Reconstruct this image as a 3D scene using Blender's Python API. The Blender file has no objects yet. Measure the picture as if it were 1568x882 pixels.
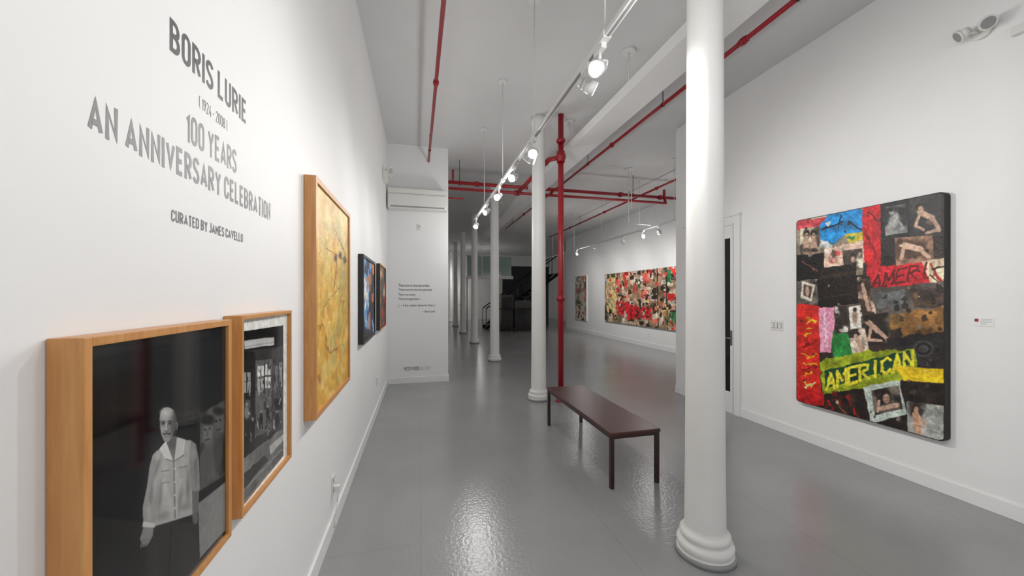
import bpy, bmesh, math, random
import numpy as np
from mathutils import Vector, Matrix
random.seed(4)
F=566.0; CU=784.0; CV=453.0; H=1.56
ang=math.atan(140/566.0); S=math.sin(ang); C=math.cos(ang)
XL=-0.57; XR=4.02; XF=6.73; ZC=4.25; YP=6.85; XP=0.49

# ---------------------------------------------------------------- materials
def s2l(c):
    return tuple((x/12.92 if x<=0.04045 else ((x+0.055)/1.055)**2.4) for x in c[:3])
MATS={}
def mat(name,col,rough=0.5,metal=0.0,noise=0.0,nscale=8.0,bump=0.0,bscale=200.0,emit=None,estr=0,coat=0.0,spec=0.5):
    if name in MATS: return MATS[name]
    m=bpy.data.materials.new(name); m.use_nodes=True
    nt=m.node_tree; b=nt.nodes['Principled BSDF']
    c=s2l(col)
    b.inputs['Base Color'].default_value=(*c,1)
    b.inputs['Roughness'].default_value=rough
    b.inputs['Metallic'].default_value=metal
    b.inputs['Specular IOR Level'].default_value=spec
    b.inputs['Coat Weight'].default_value=coat
    tc=nt.nodes.new('ShaderNodeTexCoord')
    if noise>0:
        n=nt.nodes.new('ShaderNodeTexNoise'); n.inputs['Scale'].default_value=nscale; n.inputs['Detail'].default_value=6
        nt.links.new(tc.outputs['Object'],n.inputs['Vector'])
        r=nt.nodes.new('ShaderNodeValToRGB')
        r.color_ramp.elements[0].position=0.3; r.color_ramp.elements[1].position=0.7
        r.color_ramp.elements[0].color=(*[x*(1-noise) for x in c],1)
        r.color_ramp.elements[1].color=(*[min(1,x*(1+noise)) for x in c],1)
        nt.links.new(n.outputs['Fac'],r.inputs['Fac']); nt.links.new(r.outputs['Color'],b.inputs['Base Color'])
    if bump>0:
        n2=nt.nodes.new('ShaderNodeTexNoise'); n2.inputs['Scale'].default_value=bscale; n2.inputs['Detail'].default_value=3
        nt.links.new(tc.outputs['Object'],n2.inputs['Vector'])
        bp=nt.nodes.new('ShaderNodeBump'); bp.inputs['Strength'].default_value=bump; bp.inputs['Distance'].default_value=0.01
        nt.links.new(n2.outputs['Fac'],bp.inputs['Height']); nt.links.new(bp.outputs['Normal'],b.inputs['Normal'])
    if emit:
        b.inputs['Emission Color'].default_value=(*emit,1); b.inputs['Emission Strength'].default_value=estr
    MATS[name]=m; return m

M_wall=mat('wall_paint',(0.92,0.92,0.92),0.6,noise=0.012,nscale=3,bump=0.05,bscale=40)
M_ceil=mat('ceiling_paint',(0.84,0.84,0.84),0.75,noise=0.02,nscale=2,bump=0.05,bscale=30)
M_trim=mat('trim_paint',(0.91,0.91,0.91),0.4,noise=0.01)
M_col=mat('column_paint',(0.89,0.89,0.88),0.5,noise=0.02,nscale=5,bump=0.08,bscale=20)
M_white=mat('white_metal',(0.88,0.88,0.88),0.35,noise=0.01)
M_red=mat('red_pipe_paint',(0.60,0.05,0.10),0.35,noise=0.12,nscale=20)
M_black=mat('black_paint',(0.05,0.05,0.05),0.4,noise=0.1)
M_vinyl=mat('vinyl_lettering',(0.21,0.21,0.22),0.45,noise=0.05)
M_bench=mat('bench_leather',(0.25,0.10,0.08),0.32,noise=0.25,nscale=12,bump=0.1,bscale=120)
M_benchleg=mat('bench_metal',(0.16,0.08,0.07),0.3,noise=0.15)
M_plastic=mat('white_plastic',(0.88,0.88,0.86),0.35,noise=0.01)
M_grey=mat('grey_plastic',(0.55,0.55,0.55),0.4,noise=0.02)
M_dark=mat('dark_alcove_paint',(0.13,0.13,0.14),0.7,noise=0.2)
M_glassd=mat('dark_glass',(0.07,0.075,0.08),0.08,noise=0.1)
M_steel=mat('brushed_steel',(0.6,0.6,0.6),0.3,metal=1.0,noise=0.05)
M_lamp=mat('lamp_emitter',(1,1,1),0.5,emit=(1,0.98,0.95),estr=80)
M_glass=mat('pale_green_glass',(0.60,0.70,0.67),0.1,noise=0.05)
M_canvas=mat('canvas_edge',(0.10,0.09,0.08),0.7,noise=0.4,nscale=30)

def wood(name,c1,c2,scl):
    m=bpy.data.materials.new(name); m.use_nodes=True; nt=m.node_tree; b=nt.nodes['Principled BSDF']
    tc=nt.nodes.new('ShaderNodeTexCoord'); mp=nt.nodes.new('ShaderNodeMapping'); mp.inputs['Scale'].default_value=scl
    n=nt.nodes.new('ShaderNodeTexNoise'); n.inputs['Scale'].default_value=4; n.inputs['Detail'].default_value=8; n.inputs['Distortion'].default_value=.5
    r=nt.nodes.new('ShaderNodeValToRGB'); r.color_ramp.elements[0].position=.3; r.color_ramp.elements[1].position=.72
    r.color_ramp.elements[0].color=(*s2l(c1),1); r.color_ramp.elements[1].color=(*s2l(c2),1)
    nt.links.new(tc.outputs['Object'],mp.inputs[0]); nt.links.new(mp.outputs[0],n.inputs['Vector'])
    nt.links.new(n.outputs['Fac'],r.inputs['Fac']); nt.links.new(r.outputs['Color'],b.inputs['Base Color'])
    b.inputs['Roughness'].default_value=.4
    return m
M_wood=wood('maple_wood',(0.73,0.48,0.25),(0.81,0.58,0.33),(22,22,1.6))

mf=bpy.data.materials.new('grey_floor_paint'); mf.use_nodes=True; nt=mf.node_tree; b=nt.nodes['Principled BSDF']
tc=nt.nodes.new('ShaderNodeTexCoord')
n=nt.nodes.new('ShaderNodeTexNoise'); n.inputs['Scale'].default_value=1.3; n.inputs['Detail'].default_value=7
r=nt.nodes.new('ShaderNodeValToRGB'); r.color_ramp.elements[0].position=.3; r.color_ramp.elements[1].position=.75
r.color_ramp.elements[0].color=(*s2l((.53,.535,.54)),1); r.color_ramp.elements[1].color=(*s2l((.57,.575,.58)),1)
nt.links.new(tc.outputs['Object'],n.inputs['Vector']); nt.links.new(n.outputs['Fac'],r.inputs['Fac'])
mp=nt.nodes.new('ShaderNodeMapping'); mp.inputs['Rotation'].default_value=(0,0,math.pi/2)
br=nt.nodes.new('ShaderNodeTexBrick'); br.inputs['Scale'].default_value=1.0; br.inputs['Brick Width'].default_value=2.4; br.inputs['Row Height'].default_value=1.22
br.inputs['Mortar Size'].default_value=0.004; br.inputs['Color1'].default_value=(1,1,1,1); br.inputs['Color2'].default_value=(.985,.985,.985,1); br.inputs['Mortar'].default_value=(.88,.88,.88,1)
nt.links.new(tc.outputs['Object'],mp.inputs[0]); nt.links.new(mp.outputs[0],br.inputs['Vector'])
mx=nt.nodes.new('ShaderNodeMix'); mx.data_type='RGBA'; mx.blend_type='MULTIPLY'; mx.inputs[0].default_value=1
nt.links.new(r.outputs['Color'],mx.inputs[6]); nt.links.new(br.outputs['Color'],mx.inputs[7]); nt.links.new(mx.outputs[2],b.inputs['Base Color'])
n2=nt.nodes.new('ShaderNodeTexNoise'); n2.inputs['Scale'].default_value=45; n2.inputs['Detail'].default_value=3
nt.links.new(tc.outputs['Object'],n2.inputs['Vector'])
bp=nt.nodes.new('ShaderNodeBump'); bp.inputs['Strength'].default_value=.18; bp.inputs['Distance'].default_value=.01
nt.links.new(n2.outputs['Fac'],bp.inputs['Height']); nt.links.new(bp.outputs['Normal'],b.inputs['Normal'])
b.inputs['Roughness'].default_value=.20
M_floor=mf

def artmat(name,rough=.5,bump=0.0,spec=.5):
    m=bpy.data.materials.new(name); m.use_nodes=True; nt=m.node_tree; b=nt.nodes['Principled BSDF']
    a=nt.nodes.new('ShaderNodeAttribute'); a.attribute_name='Col'
    nt.links.new(a.outputs['Color'],b.inputs['Base Color']); b.inputs['Roughness'].default_value=rough
    b.inputs['Specular IOR Level'].default_value=spec
    if bump:
        tc=nt.nodes.new('ShaderNodeTexCoord'); n=nt.nodes.new('ShaderNodeTexNoise'); n.inputs['Scale'].default_value=35; n.inputs['Detail'].default_value=6
        bp=nt.nodes.new('ShaderNodeBump'); bp.inputs['Strength'].default_value=bump; bp.inputs['Distance'].default_value=.01
        nt.links.new(tc.outputs['Object'],n.inputs['Vector']); nt.links.new(n.outputs['Fac'],bp.inputs['Height']); nt.links.new(bp.outputs['Normal'],b.inputs['Normal'])
    return m
M_photo=artmat('glazed_print',.06,spec=.4); M_paint=artmat('painted_surface',.45,.35,.35)

# ---------------------------------------------------------------- stroke font (condensed grotesque capitals)
def arc(cx,cy,r,a0,a1,n=8): return [(cx+r*math.cos(math.radians(a0+(a1-a0)*k/n)),cy+r*math.sin(math.radians(a0+(a1-a0)*k/n))) for k in range(n+1)]
_O=arc(.18,.69,.18,0,180)+arc(.18,.18,.18,180,360)+[(.36,.69)]
GL={'O':(.36,[_O]),'0':(.36,[_O]),'C':(.36,[[(.36,.62)]+arc(.18,.69,.18,0,180)+arc(.18,.18,.18,180,360)+[(.36,.26)]]),
'U':(.36,[[(0,.87)]+arc(.18,.18,.18,180,360)+[(.36,.87)]]),
'B':(.38,[[(0,.46),(0,.87)]+arc(.15,.665,.205,90,-90)+[(0,.46)],[(0,.46)]+arc(.15,.23,.23,90,-90)+[(0,0),(0,.46)]]),
'R':(.38,[[(0,0),(0,.87)]+arc(.15,.64,.23,90,-90)+[(.06,.41)],[(.17,.41),(.38,0)]]),
'D':(.38,[[(0,.4),(0,.87)]+arc(.17,.66,.21,90,0)+arc(.17,.21,.21,0,-90)+[(0,0),(0,.4)]]),
'S':(.36,[arc(.18,.68,.19,15,190)+[(.06,.53),(.30,.36)]+arc(.17,.19,.19,25,-165)]),
'L':(.32,[[(0,.87),(0,0),(.32,0)]]),'E':(.33,[[(.33,.87),(0,.87),(0,0),(.33,0)],[(0,.45),(.28,.45)]]),
'A':(.44,[[(0,0),(.22,.87),(.44,0)],[(.08,.22),(.36,.22)]]),'N':(.38,[[(0,0),(0,.87),(.38,0),(.38,.87)]]),
'I':(.0,[[(0,0),(0,.87)]]),'Y':(.42,[[(0,.87),(.21,.42),(.42,.87)],[(.21,.42),(.21,0)]]),'V':(.42,[[(0,.87),(.21,0),(.42,.87)]]),
'M':(.48,[[(0,0),(0,.87),(.24,.3),(.48,.87),(.48,0)]]),'T':(.38,[[(0,.87),(.38,.87)],[(.19,.87),(.19,0)]]),
'J':(.27,[[(.27,.87)]+arc(.12,.15,.15,0,-150)]),'1':(.15,[[(0,.68),(.15,.85),(.15,0)]]),
'2':(.36,[arc(.18,.69,.18,170,-20)+[(0,0),(.36,0)]]),'4':(.38,[[(.22,.87),(0,.22),(.38,.22)],[(.27,.45),(.27,0)]]),
'8':(.36,[arc(.18,.67,.18,0,360,14),arc(.18,.22,.21,0,360,14)]),'9':(.36,[arc(.18,.66,.19,0,360,14),[(.36,.6),(.14,0)]]),
'(':(.12,[[(.12,.95),(0,.75),(0,.1),(.12,-.08)]]),')':(.12,[[(0,.95),(.12,.75),(.12,.1),(0,-.08)]]),'-':(.2,[[(0,.42),(.2,.42)]]),
'W':(.6,[[(0,.87),(.14,0),(.3,.75),(.46,0),(.6,.87)]]),'G':(.36,[[(.36,.62)]+arc(.18,.69,.18,0,180)+arc(.18,.18,.18,180,360)+[(.36,.42),(.2,.42)]])}

# ---------------------------------------------------------------- builder
class MB:
    def __init__(s): s.bm=bmesh.new(); s.mats=[]
    def mi(s,m):
        if m not in s.mats: s.mats.append(m)
        return s.mats.index(m)
    def box(s,a,b_,m,bev=0):
        r=bmesh.ops.create_cube(s.bm,size=1); vs=r['verts']
        a=Vector(a);b_=Vector(b_); c=(a+b_)/2; d=b_-a
        for v in vs: v.co=Vector((v.co.x*d.x,v.co.y*d.y,v.co.z*d.z))+c
        fs=set(f for v in vs for f in v.link_faces); i=s.mi(m)
        if bev>0:
            es=set(e for v in vs for e in v.link_edges)
            rr=bmesh.ops.bevel(s.bm,geom=list(es),offset=bev,segments=2,profile=.7,affect='EDGES')
            fs=set(f for v in rr['verts'] for f in v.link_faces)|set(f for f in fs if f.is_valid)
        for f in fs: f.material_index=i
        return s
    def cyl(s,p0,p1,r0,m,r1=None,seg=20,caps=True,smooth=True):
        p0=Vector(p0);p1=Vector(p1); r1=r0 if r1 is None else r1
        q=(p1-p0).to_track_quat('Z','Y'); i=s.mi(m); A=[];B=[]
        for k in range(seg):
            t=2*math.pi*k/seg; d=Vector((math.cos(t),math.sin(t),0))
            A.append(s.bm.verts.new(p0+q@(d*r0))); B.append(s.bm.verts.new(p1+q@(d*r1)))
        for k in range(seg):
            f=s.bm.faces.new((A[k],A[(k+1)%seg],B[(k+1)%seg],B[k])); f.material_index=i; f.smooth=smooth
        if caps:
            f=s.bm.faces.new(A[::-1]); f.material_index=i
            f=s.bm.faces.new(B); f.material_index=i
        return s
    def lathe(s,o,prof,m,seg=48):
        o=Vector(o); rings=[]
        for (r,z,mm) in prof:
            rings.append(([s.bm.verts.new(o+Vector((r*math.cos(2*math.pi*k/seg),r*math.sin(2*math.pi*k/seg),z))) for k in range(seg)],mm or m))
        for a,b_ in zip(rings[:-1],rings[1:]):
            i=s.mi(b_[1])
            for k in range(seg):
                f=s.bm.faces.new((a[0][k],a[0][(k+1)%seg],b_[0][(k+1)%seg],b_[0][k])); f.material_index=i; f.smooth=True
        f=s.bm.faces.new(rings[0][0][::-1]); f.material_index=s.mi(rings[0][1])
        f=s.bm.faces.new(rings[-1][0]); f.material_index=s.mi(rings[-1][1])
        return s
    def sphere(s,c,r,m):
        rr=bmesh.ops.create_uvsphere(s.bm,u_segments=20,v_segments=12,radius=r); i=s.mi(m)
        for v in rr['verts']: v.co=v.co+Vector(c)
        for f in set(f for v in rr['verts'] for f in v.link_faces): f.material_index=i; f.smooth=True
        return s
    def path(s,pts,r,m,seg=12):
        for a,b_ in zip(pts[:-1],pts[1:]): s.cyl(a,b_,r,m,seg=seg)
        for p in pts[1:-1]: s.sphere(p,r,m)
        return s
    def strokes(s,text,m,fn,w0,w1,h0,h1,sw=.135,gap=.10,space=.24):
        """condensed capitals drawn as mitred ribbons, fitted to [w0,w1]x[h0,h1]"""
        x=sw/2; P=[]
        for ch in text:
            if ch==' ': x+=space; continue
            wd,st=GL[ch]
            for j,pl in enumerate(st):
                q=[]
                for a,b_ in pl:
                    p=(x+a,sw/2+b_*(1-sw)/.87)
                    if not q or math.hypot(p[0]-q[-1][0],p[1]-q[-1][1])>1e-4: q.append(p)
                # square pen ends reach the full cap height
                cl=math.hypot(q[0][0]-q[-1][0],q[0][1]-q[-1][1])<1e-4
                if not cl:
                    for e,f_ in ((0,1),(-1,-2)):
                        if abs(q[e][0]-q[f_][0])<.25*abs(q[e][1]-q[f_][1])+1e-6 and (q[e][1]<sw*.6 or q[e][1]>1-sw*.6):
                            L=math.hypot(q[e][0]-q[f_][0],q[e][1]-q[f_][1]); q[e]=(q[e][0]+(q[e][0]-q[f_][0])/L*sw/2,q[e][1]+(q[e][1]-q[f_][1])/L*sw/2)
                P.append((q,cl,j))
            x+=wd+sw+gap
        W=x-gap-sw/2; kx=(w1-w0)/W; ky=h1-h0; i=s.mi(m)
        for pl,cl,j in P:
            n=len(pl); Lf=[];Rt=[]
            for k in range(n):
                a=pl[k-1] if k>0 else (pl[n-2] if cl else None); c=pl[k+1] if k<n-1 else (pl[1] if cl else None); p=pl[k]
                ns=[]
                for (u,v) in ((a,p),(p,c)):
                    if u is None or v is None: continue
                    L=math.hypot(v[0]-u[0],v[1]-u[1]); ns.append((-(v[1]-u[1])/L,(v[0]-u[0])/L))
                nx=sum(t[0] for t in ns); ny=sum(t[1] for t in ns); L=math.hypot(nx,ny) or 1; nx/=L; ny/=L
                d=max(.34,nx*ns[0][0]+ny*ns[0][1]); h=sw/2/d
                Lf.append(s.bm.verts.new(fn(w0+(p[0]+nx*h)*kx,h0+min(1,max(0,p[1]+ny*h))*ky)+s.lift*j)); Rt.append(s.bm.verts.new(fn(w0+(p[0]-nx*h)*kx,h0+min(1,max(0,p[1]-ny*h))*ky)+s.lift*j))
            for k in range(n-1):
                f=s.bm.faces.new((Lf[k],Rt[k],Rt[k+1],Lf[k+1])); f.material_index=i
        return s
    lift=Vector((.0002,0,0))
    def text(s,body,m,fn,w0,w1,h0,h1,offset=0.012):
        cu=bpy.data.curves.new('t','FONT'); cu.body=body; cu.offset=offset; cu.resolution_u=4
        ob=bpy.data.objects.new('t',cu); bpy.context.collection.objects.link(ob)
        bpy.context.view_layer.update()
        me=bpy.data.meshes.new_from_object(ob.evaluated_get(bpy.context.evaluated_depsgraph_get()))
        xs=[v.co.x for v in me.vertices]; ys=[v.co.y for v in me.vertices]
        x0,x1,y0,y1=min(xs),max(xs),min(ys),max(ys); i=s.mi(m)
        vs=[s.bm.verts.new(fn(w0+(v.co.x-x0)/(x1-x0)*(w1-w0), h0+(v.co.y-y0)/(y1-y0)*(h1-h0))) for v in me.vertices]
        for p in me.polygons:
            try:
                f=s.bm.faces.new([vs[k] for k in p.vertices]); f.material_index=i
            except Exception: pass
        bpy.data.objects.remove(ob); bpy.data.meshes.remove(me); bpy.data.curves.remove(cu)
        return s
    def done(s,name,parent=None,recalc=True):
        if recalc: bmesh.ops.recalc_face_normals(s.bm,faces=s.bm.faces)
        me=bpy.data.meshes.new(name); s.bm.to_mesh(me); s.bm.free()
        for m in s.mats: me.materials.append(m)
        ob=bpy.data.objects.new(name,me); bpy.context.collection.objects.link(ob)
        if parent: ob.parent=parent
        return ob
def box(name,a,b_,m,parent=None,bev=0): return MB().box(a,b_,m,bev).done(name,parent)

# ---------------------------------------------------------------- shell
YB=-3.2; YE=24.0; XE=8.6
box('floor',(XL-.12,YB-.12,-.1),(XE+.12,YE+.12,0),M_floor)
box('ceiling',(XL-.12,YB-.12,ZC),(XE+.12,YE+.12,ZC+.1),M_ceil)
box('wall_left',(XL-.12,YB-.12,0),(XL,YE,ZC),M_wall)
box('wall_partition',(XL,YP,0),(XP,YP+2.2,ZC),M_wall)
D0,D1,DH=4.03,4.85,2.5
box('wall_right',(XR,YB,0),(XR+.12,D0,ZC),M_wall)
box('wall_right_end',(XR,D1,0),(XR+.12,5.18,ZC),M_wall)
box('wall_right_lintel',(XR,D0,DH),(XR+.12,D1,ZC),M_wall)
box('wall_return',(XR+.12,5.06,0),(XF+.12,5.18,ZC),M_wall)
box('wall_right_far',(XF,5.18,0),(XF+.12,16.5,ZC),M_wall)
box('wall_alcove',(XF+.12,16.38,0),(XE,16.5,ZC),M_wall)
box('wall_far_right_end',(XE,16.38,0),(XE+.12,YE,ZC),M_wall)
box('wall_back',(XL-.12,YE,0),(XE+.12,YE+.12,ZC),M_wall)
box('wall_alcove_dark',(4.1,18.6,0),(6.6,18.72,3.1),M_dark)
w=MB()
w.box((XL,YB-.12,0),(XR+.12,YB,.6),M_wall).box((XL,YB-.12,3.4),(XR+.12,YB,ZC),M_wall)
w.box((XL,YB-.12,.6),(XL+.4,YB,3.4),M_wall).box((XR-.4,YB-.12,.6),(XR+.12,YB,3.4),M_wall)
w.done('wall_rear')
w=MB()  # unseen window, added so world light fills the room from behind
for k in range(5):
    x=XL+.4+(XR-.8-XL)*k/4; x=min(max(x,XL+.43),XR-.43)
    w.box((x-.03,YB-.09,.6),(x+.03,YB-.03,3.4),M_black)
w.box((XL+.4,YB-.09,.6),(XR-.4,YB-.03,.66),M_black).box((XL+.4,YB-.09,3.34),(XR-.4,YB-.03,3.4),M_black)
w.done('added_rear_window')
def bb(name,a,b_): MB().box(a,b_,M_trim,.004).done(name)
bh=.11
bb('baseboard_left',(XL,YB,0),(XL+.015,YP,bh))
bb('baseboard_partition',(XL+.015,YP-.015,0),(XP,YP,bh))
bb('baseboard_partition_side',(XP,YP-.015,0),(XP+.015,YP+2.2,bh))
bb('baseboard_right',(XR-.015,YB,0),(XR,D0-.11,bh))
bb('baseboard_right_end',(XR-.015,D1+.11,0),(XR,5.18,bh))
bb('baseboard_right_far',(XF-.015,5.2,0),(XF,16.5,bh+.03))
bb('baseboard_back',(XL,YE-.015,0),(XE,YE,bh))
w=MB(); xc=XR-.001
w.box((XR-.035,D0-.11,0),(xc,D0,DH+.11),M_trim,.004).box((XR-.035,D1,0),(xc,D1+.11,DH+.11),M_trim,.004).box((XR-.035,D0,DH),(xc,D1,DH+.11),M_trim,.004)
w.box((XR-.05,D0-.12,DH+.11),(xc,D1+.12,DH+.14),M_trim,.004)
w.box((XR-.038,D0-.018,0),(XR-.034,D0-.012,DH+.02),M_grey)
x0,x1=XR-.018,XR-.001
w.box((x0,D0+.003,0.0),(x1,D0+.05,DH),M_trim,.002).box((x0,D1-.05,0.0),(x1,D1-.003,DH),M_trim,.002)
w.box((x0,D0+.05,DH-.17),(x1,D1-.05,DH),M_trim,.002).box((x0,D0+.05,.0),(x1,D1-.05,.28),M_trim,.002)
w.box((x0+.008,D0+.05,.28),(x1-.001,D1-.05,DH-.17),M_glassd)
w.cyl((x0,D0+.028,1.0),(x0-.05,D0+.028,1.0),.012,M_steel).box((x0-.06,D0+.018,.99),(x0-.045,D0+.13,1.01),M_steel,.003)
w.box((x0-.004,D0+.010,.9),(x0,D0+.046,1.1),M_steel,.001)
w.done('door_1')
w=MB(); w.box((2.16,YB,3.74),(2.50,14.0,3.86),M_trim,.004)
for y in (-1.5,.2,1.95,3.63,5.31,7,8.7,10.4,12.1):
    w.cyl((2.22,y,3.84),(2.22,y,ZC),.008,M_white,seg=8).lathe((2.22,y,ZC-.025),[(.07,.0,None),(.07,.025,None)],M_white,seg=24)
w.done('suspended_beam')

# ---------------------------------------------------------------- columns
for k in range(7):
    y=1.90+3.42*k
    prof=[(.170,0,M_floor),(.170,.028,M_floor),(.158,.032,M_floor),(.150,.036,None),(.157,.05,None),(.159,.07,None),(.152,.088,None),(.138,.094,None),(.134,.105,None),
          (.141,.118,None),(.141,.132,None),(.130,.145,None),(.119,.155,None),(.114,.175,None),(.110,.6,None),(.104,2.0,None),(.098,4.0,None),(.098,4.12,None),(.118,4.15,None),(.118,ZC,None)]
    MB().lathe((1.678 if k==0 else 1.73,y,0),prof,M_col,seg=64).done('column')

# ---------------------------------------------------------------- lights & tracks
def head(mb,base,target,size=1.0):
    b0=Vector(base); t=Vector(target)
    piv=b0+Vector((0,0,-.12)); d=(t-piv).normalized()
    mb.box(b0+Vector((-.016,-.05,-.035)),b0+Vector((.016,.05,0)),M_white,.004)
    mb.cyl(b0+Vector((0,0,-.03)),piv+Vector((0,0,.045)),.009,M_white,seg=10)
    side=d.cross(Vector((0,0,1))).normalized()
    r=.040*size
    for sg in (-1,1):
        mb.cyl(piv+Vector((0,0,.045)),piv+side*sg*(r+.008)+Vector((0,0,.02)),.005,M_white,seg=8)
        mb.cyl(piv+side*sg*(r+.008)+Vector((0,0,.02)),piv+side*sg*(r+.004)-Vector((0,0,.01)),.005,M_white,seg=8)
    a=piv-d*.055; e=piv+d*.06
    mb.cyl(a,a+d*.03,r*.55,M_white,r1=r*.8); mb.cyl(a+d*.03,piv,r*.8,M_white,r1=r*.95); mb.cyl(piv,e,r*.98,M_white,r1=r*1.1)
    mb.cyl(e-d*.004,e+d*.001,r*.95,M_lamp)
    return e+d*.02,d
def spot(name,pos,d,power,parent,cone=95,blend=.9,rad=.04,col=(1,.975,.94)):
    l=bpy.data.lights.new(name,'SPOT'); l.energy=power; l.spot_size=math.radians(cone); l.spot_blend=blend; l.shadow_soft_size=rad; l.color=col
    o=bpy.data.objects.new(name,l); bpy.context.collection.objects.link(o); o.location=pos
    o.rotation_euler=d.to_track_quat('-Z','Y').to_euler(); o.parent=parent
def ambient_fill(name,pos,power,parent):  # added ambient fill: bare point light with no lamp body
    l=bpy.data.lights.new(name,'POINT'); l.energy=power; l.shadow_soft_size=.12; l.color=(1,.985,.96)
    o=bpy.data.objects.new(name,l); bpy.context.collection.objects.link(o); o.location=pos; o.parent=parent
def track(name,x,z,y0,y1,rods,heads,fill_ys=(),sp=0):
    mb=MB(); mb.box((x-.018,y0,z),(x+.018,y1,z+.03),M_white,.003)
    mb.box((x-.008,y0+.01,z-.001),(x+.008,y1-.01,z+.002),M_grey)
    for y in rods:
        mb.cyl((x,y,z+.03),(x,y,ZC),.005,M_white,seg=8).lathe((x,y,ZC-.022),[(.055,0,None),(.062,.012,None),(.062,.022,None)],M_white,seg=24)
        mb.box((x-.024,y-.03,z-.004),(x+.024,y+.03,z+.036),M_white,.003)
    L=[]
    for (y,t,p,cone) in heads: L.append((*head(mb,(x,y,z),t),p,cone))
    ob=mb.done(name)
    for i,(p,d,pw,cone) in enumerate(L): spot('spot_%d'%i,p,d,pw,ob,cone)
    for i,y in enumerate(fill_ys): ambient_fill('ambient_fill_%d'%i,(x,y,z-.3),sp,ob)
    return ob
P=33
track('track_light',1.0,2.99,-2.4,7.05,(-2.0,-.7,.6,1.88,3.2,4.53,5.9),[
 (-1.8,(XL,-1.2,1.6),P*.8,100),(-.9,(XR,-.6,1.5),P*1.3,100),(.15,(XL,.4,1.5),P*.5,110),(.75,(XR,.9,1.5),P*1.2,110),
 (1.94,(XL,.95,1.75),P*.8,105),(2.12,(XR,1.6,1.4),P*1.2,110),
 (3.23,(.1,1.2,1.3),P*1.6,115),(3.38,(XR,2.5,1.5),P*3.2,100),
 (3.95,(XL,2.4,1.6),P*1.3,95),(4.75,(XL,3.6,1.6),P*1.0,95),(5.64,(XL,4.7,1.6),P*.8,95),(6.8,(.2,5.2,1.0),P*.8,110)],
 fill_ys=(-1.5,1.2,4.2,6.1),sp=19)
track('track_light',4.85,3.03,6.0,15.5,(6.3,7.5,9.3,11.2,13.2,15.2),[
 (6.78,(XF,7.9,1.4),P*2,115),(7.37,(XF,8.9,1.4),P*2,115),(8.2,(XF,10,1.4),P*2,115),(9.68,(XF,11.3,1.4),P*2,115),(11.0,(XF,12.8,1.4),P*1.8,115),(12.6,(XF,14.6,1.4),P*1.2,115)],
 fill_ys=(7.0,10.5),sp=18)
track('track_light',3.1,3.05,18.9,22.6,(19.2,22.3),[(19.5,(1.5,22,1.4),P*2.4,120),(21.5,(0.5,23.5,1.4),P*2.2,120)],fill_ys=(20.5,),sp=22)

# ---------------------------------------------------------------- pipes
def coupling(mb,p,axis,r,l=.05):
    p=Vector(p);a=Vector(axis)
    mb.cyl(p-a*l,p+a*l,r*1.35,M_red,seg=16); mb.cyl(p-a*l*.35,p+a*l*.35,r*1.6,M_red,seg=16)
def hanger(mb,p,r):
    x,y,z=p; mb.cyl((x,y,z+r),(x,y,ZC),.006,M_black,seg=8); mb.cyl((x,y-.012,z),(x,y+.012,z),r*1.2,M_black,seg=16)
w=MB(); px,py=2.02,5.15
w.cyl((px,py,0),(px,py,ZC),.042,M_red,seg=24)
coupling(w,(px,py,1.52),(0,0,1),.042,.05); coupling(w,(px,py,3.62),(0,0,1),.046,.08); coupling(w,(px,py,3.86),(0,0,1),.042,.03)
w.lathe((px,py,0),[(.08,0,None),(.08,.015,None),(.05,.03,None)],M_red,seg=24)
w.path([(px,py,3.62),(px-.1,py+.25,3.66),(px-.1,7.30,3.66)],.036,M_red,seg=16)
coupling(w,(px-.1,6.1,3.66),(0,1,0),.036)
coupling(w,(px-.1,7.3,3.66),(1,0,0),.036,.07)
w.cyl((.49,7.36,3.80),(5.75,7.36,3.80),.034,M_red,seg=16)
w.cyl((.49,7.30,3.66),(5.4,7.30,3.66),.028,M_red,seg=16)
for x in (1.1,2.9,4.3,5.3): coupling(w,(x,7.36,3.80),(1,0,0),.034)
w.path([(5.4,7.30,3.66),(5.4,7.36,3.80),(5.4,7.36,3.98)],.03,M_red)
w.path([(5.75,7.36,3.80),(5.75,7.0,3.70)],.03,M_red); w.cyl((5.72,7.0,3.7),(5.9,7.0,3.7),.05,M_black)
for x in (.75,2.5,4.6): hanger(w,(x,7.36,3.80),.034)
w.path([(.49,7.1,3.42),(.80,7.1,3.42)],.016,M_red); w.path([(.62,7.36,3.8),(.62,7.36,4.05)],.02,M_red)
w.done('standpipe')
def sprinkler(name,x,z,y0,y1,r,drops,couplings,x2=None):
    w=MB(); x2=x if x2 is None else x2
    w.cyl((x,y0,z),(x2,y1,z),r,M_red,seg=16)
    f=lambda y: x+(x2-x)*(y-y0)/(y1-y0)
    for y in couplings: coupling(w,(f(y),y,z),(0,1,0),r,.045)
    for y in drops: hanger(w,(f(y),y,z),r)
    return w.done(name)
sprinkler('sprinkler_pipe',.26,3.99,YB+.01,YP-.002,.021,(-1,2.2,6.3),(.4,4.3),x2=.14)
sprinkler('sprinkler_pipe',3.10,4.08,YB+.01,13.5,.024,(.3,2.45,4.25,6.5,9.5,12.5),(3.0,5.6,8.5,11))
sprinkler('sprinkler_pipe',5.2,4.0,5.19,14.5,.024,(6.2,8.5,11.5),(7.36,9.8,12.4))
w=MB()
w.lathe((4.3,7.0,ZC-.03),[(.09,0,None),(.09,.03,None)],M_white,seg=24)
w.cyl((4.27,7.0,3.1),(4.27,7.0,ZC),.008,M_white,seg=8).cyl((4.34,7.0,3.4),(4.34,7.0,ZC),.008,M_white,seg=8)
w.path([(4.27,7.0,3.1),(4.80,7.0,3.08)],.01,M_white)
w.done('conduit_drop')

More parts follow.
